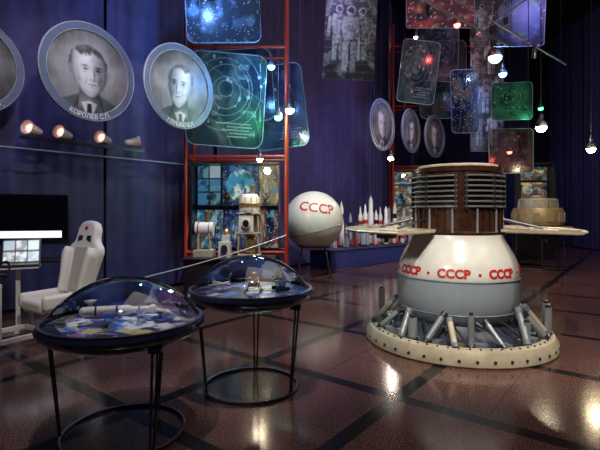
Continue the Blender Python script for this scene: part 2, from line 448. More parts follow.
# ------------------------------------------------------------------ spacecraft
CX, CY = 1.95, 5.6
sc = top('spacecraft_model', (CX, CY, 0), 'cream and grey spacecraft mock-up with side panels and red lettering', 'spacecraft model')
b = B(); b.lathe([(.86, .04), (1.10, .0), (1.115, .02), (1.11, .10), (1.07, .165), (.97, .175), (.945, .15), (.92, .07), (.86, .05)], 96)
for i in range(40):
    a = 2*pi*i/40; d = Vector((cos(a), sin(a), 0)); p = d*1.102+Vector((0, 0, .075)); b.cyl(p, p+d*.018, .016, n=8, mi=1)
for i in range(60):
    a = 2*pi*i/60; d = Vector((cos(a), sin(a), 0)); p = d*1.02+Vector((0, 0, .165)); b.cyl(p, p+Vector((0, 0, .018)), .011, n=6, mi=1)
b.obj('base_ring', [cream, dsteel], sc, label='cream flanged base ring with bolts')
b = B(); b.lathe([(.0, .05), (.92, .05), (.93, .08), (.78, .12), (.66, .20), (.58, .32)], 64, mi=0)
for i in range(22):
    a = 2*pi*i/22+.1; r = .82+.05*(i % 2); b.box((r*cos(a), r*sin(a), .13), (.10, .13, .10 if i % 3 else .16), mi=1 if i % 3 else 2, rot=(0, 0, a))
b.obj('inner_deck', [mat('deck_blue', (.05, .06, .10), .4), greyb, steel], sc)
b = B(); b.lathe([(.52, .27), (.60, .31), (.655, .37), (.692, .44), (.714, .52), (.724, .60), (.722, .68), (.716, .76), (.712, .80), (.70, .80), (.5, .4)], 72)
for z, r in ((.42, .684),): b.lathe([(r-.008, z), (r+.014, z+.01), (r+.006, z+.02)], 72, mi=1)
b.obj('lower_body', [lgrey, greyb], sc, label='blue-grey rounded lower body')
prof = [(.708, .80), (.716, .83), (.710, .88), (.700, .94), (.682, 1.00), (.655, 1.06), (.622, 1.12), (.588, 1.18), (.560, 1.23), (.542, 1.28), (.538, 1.31), (.3, 1.31)]
b = B(); b.lathe(prof, 72)
b.lathe([(.712, .795), (.726, .805), (.714, .815)], 72, mi=1)
b.obj('upper_shell', [white, greyb], sc, label='off-white rounded upper shell')
def rad_at(z):
    for (r0_, z0_), (r1_, z1_) in zip(prof[:-1], prof[1:]):
        if z0_ <= z <= z1_ and z1_ > z0_: return r0_+(r1_-r0_)*(z-z0_)/(z1_-z0_)
    return .712
for i in range(8):
    a0 = radians(-112)+i*2*pi/8
    def fn(x, y, z, a0=a0):
        zz = .892+y; r = rad_at(zz)+.004+z; a = a0+x/.705; return Vector((r*cos(a), r*sin(a), zz))
    text('lettering', 'CCCP', .132, redl, sc, fn=fn, bold=.006)
    ad = a0+pi/8; p = Vector((cos(ad), sin(ad), 0)); B().cyl(p*.695+Vector((0, 0, .89)), p*.716+Vector((0, 0, .89)), .016, n=12).obj('lettering_dot', redl, sc)
rr_ = random.Random(5)
for i in range(17):
    a = 2*pi*i/17+rr_.uniform(-.08, .08); d = Vector((cos(a), sin(a), 0)); tl = rr_.choice((-1, 1))*rr_.uniform(.05, .22); d2 = Vector((cos(a+tl), sin(a+tl), 0))
    p0 = d*rr_.uniform(.94, 1.02)+Vector((0, 0, .185)); p1 = d2*rr_.uniform(.745, .78)+Vector((0, 0, rr_.uniform(.40, .50)))
    rd = rr_.choice((.026, .032, .036)); b = B(); b.cyl(p0, p1, rd, n=16); q = p0.lerp(p1, .84); b.cyl(q, p1, rd*1.15, n=16, mi=1); q = p0.lerp(p1, .08); b.cyl(p0-(q-p0)*.6, q, rd*1.2, n=16, mi=1)
    b.obj('strut_tube', [tubeg if i % 4 else cream, dsteel if i % 2 else greyb], sc)
for a, r, h, rd in ((-.28, 1.0, .36, .045), (-.40, 1.0, .33, .042), (-2.45, .9, .26, .05), (-.95, .88, .24, .04), (-1.75, .92, .36, .03), (2.6, .98, .4, .04), (.9, .98, .4, .04)):
    x, y = r*cos(a), r*sin(a); b = B(); b.cyl((x, y, .10), (x, y, .14+h), rd, n=18); b.cyl((x, y, .14+h), (x, y, .17+h), rd*.7, n=18, mi=1); b.lathe([(rd*1.25, .15), (rd*1.25, .18), (rd, .19)], 18, 1, Matrix.Translation((x, y, 0)))
    b.obj('gas_cylinder', [tubeg, dsteel], sc)
for i in range(14):
    a = 2*pi*i/14+.2; p = Vector((.66*cos(a), .66*sin(a), .36)); q = Vector((.90*cos(a+.3), .90*sin(a+.3), .12)); m_ = (p+q)/2+Vector((0, 0, .03)); B().tube([p, m_, q], .014, 6).obj('pipe', dsteel, sc)
# drum
b = B(); b.lathe([(.3, 1.31), (.530, 1.31), (.535, 1.34), (.512, 1.36), (.512, 2.04), (.53, 2.05), (.53, 2.10), (.3, 2.10)], 64)
b.obj('drum', [brown], sc, label='dark copper-brown lacquered drum')
ac = -1.84
lou = mat('louver_grey', (.20, .205, .21), .4, .3)
for (a0, a1) in ((ac-1.40, ac-.06), (ac+.10, ac+1.42), (ac+1.75, ac+4.4)):
    b = B()
    for k in range(7):
        z = 1.63+k*.059; b.lathe([(.518, z+.010), (.552, z), (.556, z+.008), (.554, z+.018), (.518, z+.024)], 40, 0, None, a0, a1)
    for a in (a0+.03, a0+.5*(a1-a0), a1-.03):
        b.box((.537*cos(a), .537*sin(a), 1.82), (.04, .02, .42), rot=(0, 0, a), mi=1)
    b.obj('louver_band', [lou, dsteel], sc, label='grey horizontal louvre blades')
for i in range(36):
    a = 2*pi*i/36+.1; x, y = .524*cos(a), .524*sin(a)
    B().cyl((x, y, 1.34), (x, y, 1.62), .012, n=10).obj('rib', tubeg if i % 3 == 0 else brown, sc)
b = B(); b.lathe([(.30, 2.10), (.46, 2.10), (.475, 2.11), (.475, 2.13), (.46, 2.14), (.43, 2.14), (.42, 2.12), (.30, 2.12)], 64); b.lathe([(.31, 2.121), (.2, 2.13), (0, 2.13)], 48, 1)
b.obj('top_flange', [cream, brown], sc, label='cream flange with dark centre on top of the drum')
for (a0, a1) in ((pi-1.0, pi+.80), (-.76, .95)):
    b = B(); b.lathe([(.51, 1.348), (1.34, 1.345), (1.375, 1.350), (1.385, 1.362), (1.37, 1.374), (.51, 1.376)], 48, 0, None, a0, a1)
    for k in range(8):
        for q, (ra, rb) in enumerate(((.60, .84), (.88, 1.09), (1.13, 1.32))):
            aa = a0+(a1-a0)*(k+.08)/8; ab = a0+(a1-a0)*(k+.92)/8
            b.lathe([(ra, 1.375), (ra, 1.382), (rb, 1.382), (rb, 1.375)], 6, 1 if (k*3+q*2+k//2) % 4 else 2, None, aa, ab)
    for k in range(9):
        a = a0+(a1-a0)*k/8; b.cyl((.58*cos(a), .58*sin(a), 1.342), (1.36*cos(a), 1.36*sin(a), 1.342), .010, n=6, mi=2)
    w_ = b.obj('side_panel', [cream, tan, tand], sc, label='thin cream and tan fan-shaped side panel')
    am = (a0+a1)/2
    for da in (-.6, 0, .6):
        a = am+da; b = B(); b.cyl((.50*cos(a), .50*sin(a), 1.36), (.64*cos(a), .64*sin(a), 1.36), .022, n=10)
        b.cyl((.50*cos(a), .50*sin(a), 1.50), (.95*cos(a), .95*sin(a), 1.39), .014, n=8); b.obj('panel_bracket', dsteel, sc)
    for da in (-.5, .45):
        a = am+da; b = B(); b.box((1.0*cos(a), 1.0*sin(a), 1.30), (.2, .12, .06), rot=(0, 0, a)); b.cyl((1.0*cos(a), 1.0*sin(a), 1.27), (1.0*cos(a), 1.0*sin(a), 1.22), .03); b.obj('sensor', dsteel, sc)

# ------------------------------------------------------------------ display tables
def table(loc, rot, sd, label):
    e = top('display_table', loc, label, 'display table', (0, 0, rot), 'round domed display tables')
    zt = loc[3]
    b = B(); b.lathe([(0, zt-.15), (.2, zt-.145), (.40, zt-.11), (.51, zt-.06), (.562, zt-.02), (.572, zt+.01), (.562, zt+.03), (.535, zt+.035), (.525, zt+.015), (.0, zt+.01)], 96)
    b.obj('tray', navy, e, label='dark lacquered round tray')
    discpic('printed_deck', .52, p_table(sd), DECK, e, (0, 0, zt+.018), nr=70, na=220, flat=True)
    h = .31; r = .535; R = (r*r+h*h)/(2*h); am = math.asin(r/R)
    prof = [(R*sin(am*i/20), zt+.03+h-R+R*cos(am*i/20)) for i in range(21)]
    B().lathe(prof, 96).obj('dome', GL, e, label='clear acrylic dome')
    B().lathe([(.53, zt+.025), (.555, zt+.03), (.555, zt+.05), (.53, zt+.05)], 96).obj('rim', dsteel, e)
    for k in range(3):
        a = 2*pi*k/3; b = B()
        for da in (-.06, .06):
            b.cyl((.49*cos(a+da), .49*sin(a+da), zt-.065), (.42*cos(a+da*.5), .42*sin(a+da*.5), .02), .009, n=10)
        b.cyl((.47*cos(a), .47*sin(a), zt-.10), (.47*cos(a), .47*sin(a), zt-.06), .05, n=14); b.obj('leg', dsteel, e)
    b = B(); b.tube([(.42*cos(2*pi*i/72), .42*sin(2*pi*i/72), .014) for i in range(72)], .013, 8, closed=True); b.obj('foot_ring', dsteel, e)
    return e
T1 = (-1.27, 3.25, 0, .78); T2 = (-.445, 4.1, 0, .85)
table(T1, radians(-45), 1, 'domed round table with printed deck beside the rope')
table(T2, radians(-150), 2, 'domed round table with printed deck beside the other table')
z = T1[3]+.022
e = top('station_model', (T1[0]-.02, T1[1]-.02, z), 'white space station model with blue solar wings in the dome', 'space station model', (0, 0, .25))
b = B(); b.cyl((-.22, 0, .08), (.05, 0, .08), .035, n=20); b.cyl((.05, 0, .08), (.09, 0, .08), .035, .022, n=20); b.cyl((.09, 0, .08), (.2, 0, .08), .022, n=20); b.ball((.22, 0, .08), .032); b.ball((-.24, 0, .08), .034); b.obj('hull', white, e)
for q in (-.16, -.02, .13): B().lathe([(.037 if q < .1 else .024, -.006), (.042 if q < .1 else .03, 0), (.037 if q < .1 else .024, .006)], 24, 0, Matrix.Translation((q, 0, .08)) @ Matrix.Rotation(pi/2, 4, 'Y')).obj('hull_band', dsteel, e)
for s_ in (-1, 1):
    b = B(); b.box((-.05, s_*.15, .085), (.09, .2, .006)); b.obj('solar_wing', mat('solar_blue', (.02, .04, .25), .2), e)
    b = B(); b.box((.14, s_*.1, .085), (.05, .14, .005)); b.obj('solar_wing', MATS['solar_blue'], e)
b = B(); b.cyl((-.1, 0, .06), (-.1, 0, 0), .006); b.cyl((.12, 0, .07), (.12, 0, 0), .006); b.obj('stand', steel, e)
e = top('spaceplane_model', (T1[0]+.25, T1[1]+.08, z), 'small white and black spaceplane model in the dome', 'spaceplane model', (0, 0, -.5))
b = B(); b.cyl((-.08, 0, .05), (.05, 0, .05), .02, n=16); b.cyl((.05, 0, .05), (.1, 0, .045), .02, .004, n=16); b.obj('fuselage', white, e)
b = B(); b.add([(-.09, 0, .04), (-.09, .09, .04), (.03, .02, .04), (.03, -.02, .04), (-.09, -.09, .04), (-.09, 0, .048), (-.09, .09, .044), (.03, .02, .048), (.03, -.02, .048), (-.09, -.09, .044)], [(0, 1, 2, 3, 4), (5, 9, 8, 7, 6), (0, 5, 6, 1), (1, 6, 7, 2), (2, 7, 8, 3), (3, 8, 9, 4)]); b.poly([(-.09, .05), (-.05, .05), (-.085, .11), (-.1, .11)], .005); b.cyl((-.02, 0, .04), (-.02, 0, 0), .005); b.obj('wing', black, e)
e = top('satellite_model', (T1[0]-.3, T1[1]+.12, z), 'small golden satellite model with dish in the dome', 'satellite model', (0, 0, .9))
b = B(); b.cyl((0, 0, 0), (0, 0, .06), .03, n=8); b.cyl((0, 0, .06), (0, 0, .09), .018, n=12); b.obj('bus', gold, e)
b = B(); b.lathe([(0, .09), (.03, .10), (.045, .12), (.043, .12), (.028, .105), (0, .095)], 24); b.obj('dish', white, e)
z = T2[3]+.022
e = top('lander_model', (T2[0]+.03, T2[1]-.05, z), 'small grey and gold lander model on legs in the dome', 'lander model')
b = B(); b.cyl((0, 0, .045), (0, 0, .085), .055, n=8); b.cyl((0, 0, .085), (0, 0, .12), .035, .05, n=10); b.ball((0, 0, .14), .035); b.obj('body', gold, e)
for k in range(4):
    a = pi/4+k*pi/2; b = B(); b.cyl((.04*cos(a), .04*sin(a), .07), (.095*cos(a), .095*sin(a), .008), .005, n=6); b.cyl((.095*cos(a), .095*sin(a), 0), (.095*cos(a), .095*sin(a), .008), .018, n=12); b.obj('leg', steel, e)
e = top('rover_model', (T2[0]+.27, T2[1]-.03, z), 'small silver rover model with lid in the dome', 'rover model', (0, 0, .4))
b = B(); b.cyl((0, 0, .04), (0, 0, .09), .045, .055, n=16); b.obj('body', steel, e)
B().lathe([(0, 0), (.055, 0), (.055, .006), (0, .008)], 20).obj('lid', white, e, loc=(.06, 0, .12), rot=(0, 1.0, 0))
for s_ in (-1, 1):
    for x in (-.045, -.015, .015, .045):
        B().cyl((x, s_*.05, .02), (x, s_*.066, .02), .02, n=14).obj('wheel', dsteel, e)
e = top('aircraft_model', (T2[0]-.26, T2[1]-.02, z), 'small white aircraft model with swept wings in the dome', 'aircraft model', (0, 0, -.6))
b = B(); b.cyl((-.12, 0, .06), (.08, 0, .06), .014, n=12); b.cyl((.08, 0, .06), (.12, 0, .055), .014, .003, n=12); b.cyl((0, 0, .05), (0, 0, 0), .004); b.obj('fuselage', white, e)
b = B(); b.add([(-.05, .13, .06), (-.02, .13, .06), (.04, 0, .06), (-.02, 0, .06), (-.05, -.13, .06), (-.02, -.13, .06), (-.05, .13, .064), (-.02, .13, .064), (.04, 0, .066), (-.02, 0, .066), (-.05, -.13, .064), (-.02, -.13, .064)], [(0, 1, 2, 3), (3, 2, 5, 4), (6, 9, 8, 7), (9, 10, 11, 8), (0, 6, 7, 1), (1, 7, 8, 2), (2, 8, 11, 5), (4, 5, 11, 10), (0, 3, 9, 6), (3, 4, 10, 9)]); b.poly([(-.12, .06), (-.08, .06), (-.11, .11), (-.13, .11)], .004); b.obj('wing', white, e)

# ------------------------------------------------------------------ portraits
def portrait(loc, yaw, sd, label, txt, tilt=0.0, R=.75):
    e = top('portrait', loc, label, 'portrait', (tilt, 0, yaw), 'round portraits hung along the wall')
    b = B(); M = Matrix.Rotation(pi/2, 4, 'X')
    b.lathe([(R*.83, -.02), (R*.84, .025), (R*.97, .03), (R, .015), (R, -.02), (R*.9, -.03)], 96, 0, M)
    b.lathe([(R*.835, .02), (R*.845, .032), (R*.86, .02)], 96, 1, M); b.lathe([(R*.975, .025), (R*.985, .034), (R, .02)], 96, 1, M); b.obj('frame', [fram, mat('pale_trim', (.4, .42, .48), .4)], e, label='blue-grey round frame with lettering')
    discpic('portrait_print', R*.84, p_face(sd), PIC, e, (0, -.005, 0), nr=90, na=220)
    B().lathe([(0, 0), (R*.95, 0), (R*.95, .01), (0, .01)], 48, 0, M).obj('backing', black, e, loc=(0, .04, 0))
    if txt:
        def fn(x, y, z):
            r = R*.915-y; a = -pi/2+x/(R*.915); return Vector((r*cos(a), -.034-z, r*sin(a)))
        text('lettering', txt, R*.125, whl, e, fn=fn, extr=.001, bold=.001)
    H = 10-loc[2]
    for s_ in (-1, 1):
        B().cyl((s_*R*.6, .01, R*.78), (s_*R*.6, .01, H-.02), .006, n=6).obj('cable', wirem, e, rot=(-tilt, 0, 0))
    return e
portrait((-4.58, 6.22, 3.63), wrot, 11, 'round grey portrait of a man, blue-grey frame, by the curtain', 'ЦИОЛКОВСКИЙ К.Э.', R=.70)
portrait((-3.23, 6.9, 3.71), wrot, 12, 'round grey portrait of a man with suit, tie and parting', 'КОРОЛЕВ С.П.')
portrait((-2.13, 8.0, 3.79), wrot, 13, 'round grey portrait of a man beside the red tower', 'ГЛУШКО В.П.')
portrait((2.37, 13.0, 4.06), wrot, 14, 'round grey portrait of a man above the rocket platform', 'ЯНГЕЛЬ М.К.')
portrait((3.77, 15.3, 4.29), wrot, 15, 'round grey portrait of a man wearing glasses', '')
portrait((4.76, 15.9, 4.20), wrot-.1, 16, 'round grey portrait of a man hanging before the far tower', '')

# ------------------------------------------------------------------ lamps
BUL = {}
def bulbm(col, st):
    k = (col, st)
    if k not in BUL: BUL[k] = mat('lamp_glow_%d' % len(BUL), col, .3, emit=st, var=0)
    return BUL[k]
def light(kind, loc, power, col, aim=None, size=1.0, spot=60, blend=.6, rad=.05, name='hall_light'):
    l = bpy.data.lights.new(name, kind); l.energy = power; l.color = col
    if kind == 'SPOT': l.spot_size = radians(spot); l.spot_blend = blend; l.shadow_soft_size = rad
    elif kind == 'POINT': l.shadow_soft_size = rad
    else: l.size = size
    o = bpy.data.objects.new(name, l); COL.objects.link(o); o.location = loc
    if aim is not None: o.rotation_euler = (Vector(aim)-Vector(loc)).to_track_quat('-Z', 'Y').to_euler()
    return o
def pendant(loc, col, st, label, r=.06, top_z=10):
    e = top('pendant_lamp', loc, label, 'lamp', group='hanging lamps')
    b = B(); b.lathe([(r*1.05, .0), (r*1.1, r*.6), (r*.7, r*1.3), (r*.45, r*1.6), (r*.4, r*2.6), (0, r*2.7)], 20); b.obj('socket', black, e)
    B().ball((0, 0, 0), r).obj('bulb', bulbm(col, st), e)
    B().cyl((0, 0, r*2.6), (0, 0, top_z-loc[2]-.02), .006, n=6).obj('cable', wirem, e)
    return e
chrome = mat('lamp_chrome', (.70, .56, .54), .3, .15)
def spotfix(loc, aim, col, st, label, s=1.0, hang=None, group='spotlights on the wall rail'):
    e = top('spotlight', loc, label, 'spotlight', group=group)
    q = (Vector(aim)-Vector(loc)).to_track_quat('-Z', 'Y').to_euler()
    b = B(); b.lathe([(.0, .14), (.035, .13), (.05, .08), (.055, .02), (.075, -.05), (.095, -.10), (.09, -.10), (.06, -.04), (.0, -.02)], 24, 0, Matrix.Scale(s, 4)); b.obj('lamp_head', chrome, e, rot=q)
    B().lathe([(0, -.075), (.05, -.06), (.055, -.05), (0, -.045)], 24, 0, Matrix.Scale(s, 4)).obj('bulb', bulbm(col, st), e, rot=q)
    if hang is not None: B().cyl((0, 0, -.03), (0, 0, hang), .012, n=8).obj('stem', black, e)
    return e
r0 = W(-2.5, 2.53, .5); r1 = W(3.6, 2.53, .5)
e = top('cable_rail', (0, 0, 0), 'thin pale horizontal rail running along the purple curtain', 'rail')
B().cyl(r0, r1, .013, n=8).obj('rail', tubeg, e)
e = top('lamp_rail', (0, 0, 0), 'black lamp rail carrying four chrome spotlights', 'rail')
B().box((0, 0, 0), (2.1, .04, .04)).obj('bar', black, e, loc=W(1.15, 2.70, .5), rot=(0, 0, wrot))
for s_ in (.4, 2.0): B().cyl(W(s_, 2.68, .5), W(s_, 2.545, .5), .01, n=6).obj('bracket', dsteel, e)
for s_, ax in ((.28, -1), (.74, -1), (1.42, -1), (1.98, 1)):
    p = W(s_, 2.84, .5); aim = p+T*ax+NN*.45+Vector((0, 0, .15))
    spotfix(p, aim, (1, .6, .5), 1.6, 'small chrome spotlight on the black rail', 1.2, hang=-.12)
LP = [((-.20, 8.8, 3.56), (.75, .9, 1.0), 60, 'bright cold white lamp by the red tower post', .085, 35, (.8, .9, 1)),
 ((-.42, 8.7, 3.40), (.1, 1.0, .4), 14, 'small green lamp by the red tower post', .075, 45, (.1, 1, .35)),
 ((-.55, 8.62, 4.35), (.15, .5, 1.0), 14, 'small blue lamp beside the blue boards', .07, 70, (.1, .35, 1)),
 ((-.74, 8.30, 2.54), (1, .85, .6), 40, 'warm lamp in front of the showcase', .055, 24, (1, .8, .55)),
 ((2.5, 12.4, 3.04), (1, .9, .75), 60, 'warm white lamp above the rocket models', .08, 30, (1, .85, .7)),
 ((5.36, 10, 3.44), (1, .82, .55), 70, 'bright warm lamp above the spacecraft models', .11, 60, (1, .8, .55)),
 ((6.47, 10, 2.96), (1, .8, .5), 60, 'warm lamp on a long cable', .09, 30, (1, .78, .5)),
 ((6.07, 14, 6.36), (.45, .7, 1.0), 6, 'large pale blue globe lamp high up', .2, 50, (.4, .6, 1)),
 ((4.75, 13.6, 7.2), (1.0, .08, .06), 14, 'red lamp below the high red board', .10, 60, (1, .1, .08)),
 ((6.4, 14.2, 5.9), (.15, .3, 1.0), 14, 'blue lamp hanging high near the far boards', .12, 60, (.15, .3, 1)),
 ((-1.75, 8.3, 5.55), (.3, .5, 1.0), 14, 'blue lamp at the top of the red tower', .07, 70, (.15, .35, 1)),
 ((5.4, 11.6, 3.1), (1.0, .1, .08), 10, 'small red lamp beside the dark red board', .06, 9, (1, .1, .08)),
 ((6.15, 11.5, 4.2), (.1, 1.0, .4), 6, 'small green lamp beside the green board', .06, 12, (.1, 1, .4)),
 ((3.55, 13.8, 6.9), (1, .8, .8), 14, 'small white lamp on a cable near the poster', .06, 16, (1, .8, .8))]
for loc, col, st_, lb, r, pw, pc_ in LP:
    pendant(loc, col, st_, lb, r); light('POINT', (loc[0], loc[1]-r-.12, loc[2]-.06), pw, pc_, rad=.08)

# ------------------------------------------------------------------ hanging boards
def panel(name, loc, w, h, f, m, label, roll=0.0, yaw=0.0, r=.12, cat='display board', n=50, cables=True, tilt=0, frame=None):
    e = top(name, loc, label, cat, (tilt, 0, yaw))
    rectpic('print', w, h, f, m, e, rot=(0, roll, 0), r=r, n=n)
    if frame:
        b = B(); pts = []
        for cx, cz, a0 in ((w/2-r, h/2-r, 0), (-w/2+r, h/2-r, pi/2), (-w/2+r, -h/2+r, pi), (w/2-r, -h/2+r, 3*pi/2)):
            for k in range(7): a = a0+pi/2*k/6; pts.append((cx+r*cos(a), 0, cz+r*sin(a)))
        N_ = len(pts); vs = []; fs = []
        for p in pts:
            for (s1, y) in ((1.0, -.014), (1.0, .014), (.982, .014), (.982, -.014)): vs.append((p[0]*s1*1.01, y, p[2]*s1*1.01))
        for i in range(N_):
            for k in range(4): fs.append((i*4+k, ((i+1) % N_)*4+k, ((i+1) % N_)*4+(k+1) % 4, i*4+(k+1) % 4))
        b.add(vs, fs); b.obj('edge_trim', frame, e, rot=(0, roll, 0))
    if cables:
        for s_ in (-1, 1):
            x = s_*w*.4; zc = h*.5-.05-(x*math.tan(roll)); B().cyl((x, .01, zc), (x, .01, 10-loc[2]-.02), .006, n=6).obj('cable', wirem, e, rot=(-tilt, 0, 0))
    return e
edge = mat('acrylic_edge', (.22, .28, .34), .2, emit=.06)
# near tower
panel('hanging_board', (-1.45, 8.9, 3.78), 1.5, 1.85, p_diagram(5, (.014, .035, .05), (.45, .52, .50), 5), PANEL, 'smoky blue-green acrylic board printed with orbit diagrams', .06, .1, .2, n=140, frame=edge)
panel('hanging_board', (-.50, 10.25, 3.95), 1.25, 1.9, p_diagram(9, (.012, .03, .07), (.3, .4, .5)), PANEL, 'tilted blue acrylic board behind the tower post', -.12, -.1, .2, n=80, frame=edge)
panel('hanging_board', (-1.3, 9.95, 4.35), 1.4, 1.6, p_diagram(21, (.012, .02, .05), (.3, .36, .4)), PANEL, 'dark smoky acrylic board partly behind the front board', -.08, .05, .2, n=70, frame=edge)
panel('hanging_board', (-1.48, 8.6, 5.60), 1.40, 1.6, p_earth(3, (.02, .10, .50), (.65, .7, .8), (.02, .04, .06), .45, .1, .5), picmat('planet_print', .22, .3, .2), 'smoky acrylic board printed with a blue planet', -.05, .1, .15, n=90, frame=edge)
panel('poster', (1.06, 9.5, 5.35), 1.08, 2.0, p_figures(4, (.015, .013, .015), (.40, .37, .35), [(-.45, .0, .60), (.45, -.02, .58), (0, -.12, .72)], .54), picmat('poster_print', .14, .4), 'dark hanging poster with three pale spacesuited figures', .05, 0, .02, 'poster', n=110)  # emission in the poster print brightens its figures
# far boards, in tall overlapping columns
panel('hanging_board', (3.95, 15.0, 6.2), 1.25, 2.1, p_diagram(12, (.015, .035, .05), (.32, .38, .38)), SMOKE, 'large tilted smoky acrylic board with drawings', .12, 0, .15, n=70, frame=edge)
panel('hanging_board', (5.15, 16.2, 6.3), 1.7, 2.8, p_diagram(13, (.02, .03, .05), (.3, .35, .38)), SMOKE, 'large grey-blue acrylic board with diagrams behind portraits', -.02, 0, .2, n=70, frame=edge)
panel('hanging_board', (4.75, 15.55, 7.0), 1.5, 1.9, p_diagram(23, (.025, .025, .04), (.34, .34, .38)), SMOKE, 'square smoky acrylic board overlapping other boards', .03, .1, .15, n=70, frame=edge)
panel('hanging_board', (5.45, 14.9, 5.2), .9, 2.1, p_nebula(25, (.02, .04, .06), (.08, .12, .13), (.14, .10, .06)), SMOKE, 'tall smoky acrylic board with a nebula picture', -.03, 0, .15, n=60, frame=edge)
panel('poster', (6.40, 15.4, 6.3), 1.15, 5.4, p_figures(8, (.03, .03, .035), (.48, .49, .50), [(-.45, -.72, .21), (.4, -.70, .22), (-.1, -.30, .22), (.6, -.22, .18), (-.6, .12, .2), (.25, .2, .22), (-.3, .66, .22), (.5, .62, .2)], .21), picmat('poster_print'), 'tall narrow grey poster with standing figures', 0, 0, .02, 'poster', n=80)
panel('hanging_board', (4.55, 14.6, 8.1), 2.2, 1.2, p_nebula(3, (.10, .015, .02), (.26, .05, .05), (.3, .16, .1)), DIM, 'red acrylic board with a glowing picture hung high', .0, 0, .08, n=60, frame=edge)
panel('hanging_board', (5.65, 12, 4.5), 1.05, 1.0, p_diagram(17, (.004, .035, .025), (.10, .32, .24), 4, (.2, .45, .35)), picmat('green_print', .12, .3, .3), 'dark green acrylic board with diagrams', .0, -.1, .1, n=60, frame=edge)
panel('hanging_board', (5.72, 12.2, 3.2), 1.15, 1.2, p_diagram(18, (.03, .012, .02), (.28, .18, .18), 4, (.4, .3, .3)), SMOKE, 'dark red acrylic board with diagrams', .0, -.1, .1, n=60, frame=edge)
panel('hanging_board', (6.6, 13.6, 7.4), 1.5, 1.7, p_earth(7, (.01, .03, .12), (.10, .14, .22)), DIM, 'dark blue acrylic board with a planet picture', .04, -.15, .1, n=50, frame=edge)

# ------------------------------------------------------------------ towers
def tower(x0, y0, x1, dep, h, levels, label, r=.03):
    e = top('scaffold_tower', ((x0+x1)/2, y0+dep/2, 0), label, 'scaffold tower'); w = (x1-x0)/2; d = dep/2
    for sx in (-1, 1):
        for sy in (-1, 1):
            b = B(); b.cyl((sx*w, sy*d, .02), (sx*w, sy*d, h), r, n=12); b.cyl((sx*w, sy*d, 0), (sx*w, sy*d, .02), r*2.5, n=16); b.obj('post', redp, e)
    for z in levels:
        for sy in (-1, 1): B().cyl((-w, sy*d, z), (w, sy*d, z), r*.8, n=10).obj('crossbar', redp, e)
        for sx in (-1, 1): B().cyl((sx*w, -d, z), (sx*w, d, z), r*.8, n=10).obj('crossbar', redp, e)
    for a, b_ in zip(levels[:-1], levels[1:]):
        for sx in (-1, 1): B().cyl((sx*w, -d, a), (sx*w, d, b_), r*.5, n=8).obj('brace', redp, e)
    return e
tower(-2.3, 9.05, -.28, .7, 6.2, (.25, .75, 2.68, 4.88), 'tall red tubular scaffold tower holding display boards', .034)
tower(3.42, 16.5, 7.3, .6, 8.4, (.3, 3.2, 5.4, 7.6), 'tall red tubular scaffold tower at the far end', .045)

e = top('showcase', (-1.32, 9.35, 0), 'glass showcase with picture boards inside the red tower', 'showcase')
B().box((0, 0, .37), (1.8, .4, .74)).obj('base', mat('dark_wood', (.03, .02, .02), .4), e, bevel=.01)
b = B(); b.box((0, .19, 1.65), (1.8, .02, 1.8)); b.box((0, 0, 2.56), (1.8, .4, .04)); b.box((-.89, 0, 1.65), (.02, .4, 1.8)); b.box((.89, 0, 1.65), (.02, .4, 1.8)); b.obj('body', dsteel, e)
B().box((0, -.0, 1.72), (1.76, .34, .012)).obj('shelf', GLB, e)
B().box((0, -.195, 1.65), (1.76, .008, 1.8)).obj('glass_pane', GLB, e)
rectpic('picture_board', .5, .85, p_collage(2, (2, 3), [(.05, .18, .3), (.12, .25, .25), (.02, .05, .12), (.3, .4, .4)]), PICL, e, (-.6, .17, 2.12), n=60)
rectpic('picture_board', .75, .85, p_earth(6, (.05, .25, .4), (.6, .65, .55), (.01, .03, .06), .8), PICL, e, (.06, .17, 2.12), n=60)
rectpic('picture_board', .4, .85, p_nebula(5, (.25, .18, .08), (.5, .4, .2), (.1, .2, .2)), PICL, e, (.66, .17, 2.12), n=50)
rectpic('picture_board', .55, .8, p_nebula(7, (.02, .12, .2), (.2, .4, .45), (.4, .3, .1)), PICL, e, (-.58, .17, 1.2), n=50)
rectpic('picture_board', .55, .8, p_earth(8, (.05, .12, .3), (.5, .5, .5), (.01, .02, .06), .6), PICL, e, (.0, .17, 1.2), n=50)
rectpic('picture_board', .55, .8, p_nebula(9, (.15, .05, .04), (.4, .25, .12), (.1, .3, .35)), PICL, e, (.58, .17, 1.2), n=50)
for k, (x, s_, m_, lb) in enumerate(((-.55, .9, white, 'small white globe instrument on the showcase shelf'), (-.2, 1.1, gold, 'small golden globe instrument on the showcase shelf'), (.2, .8, lgrey, 'small grey globe instrument on the showcase shelf'), (.6, 1.0, white, 'small white globe instrument on the showcase shelf'))):
    g = top('globe_instrument', (-1.32+x, 9.33, 1.727), lb, 'instrument', group='small instruments on the shelf'); g.scale = (s_,)*3
    B().lathe([(0, 0), (.07, 0), (.07, .02), (.02, .03), (.015, .08)], 20).obj('stand', dsteel, g)
    b = B(); b.ball((0, 0, .15), .075); b.obj('sphere', m_, g)
    for q in range(4): B().cyl((.05*cos(q*pi/2), .05*sin(q*pi/2), .2), (.09*cos(q*pi/2), .09*sin(q*pi/2), .32), .004, n=6).obj('antenna', steel, g)
e = top('plinth', (-1.3, 8.4, 0), 'low dark plinth in front of the red tower', 'plinth')
b = B(); b.box((0, 0, .36), (1.6, .6, .66)); b.box((0, 0, .71), (1.68, .68, .04)); b.box((0, 0, .015), (1.64, .64, .03)); b.obj('body', mat('dark_wood', (.03, .02, .02)), e, bevel=.008)
e = top('space_instrument', (-.95, 8.45, .732), 'tall off-white and gold space instrument on the dark plinth', 'instrument'); e.scale = (1.15, 1.1, 1.32)
b = B()
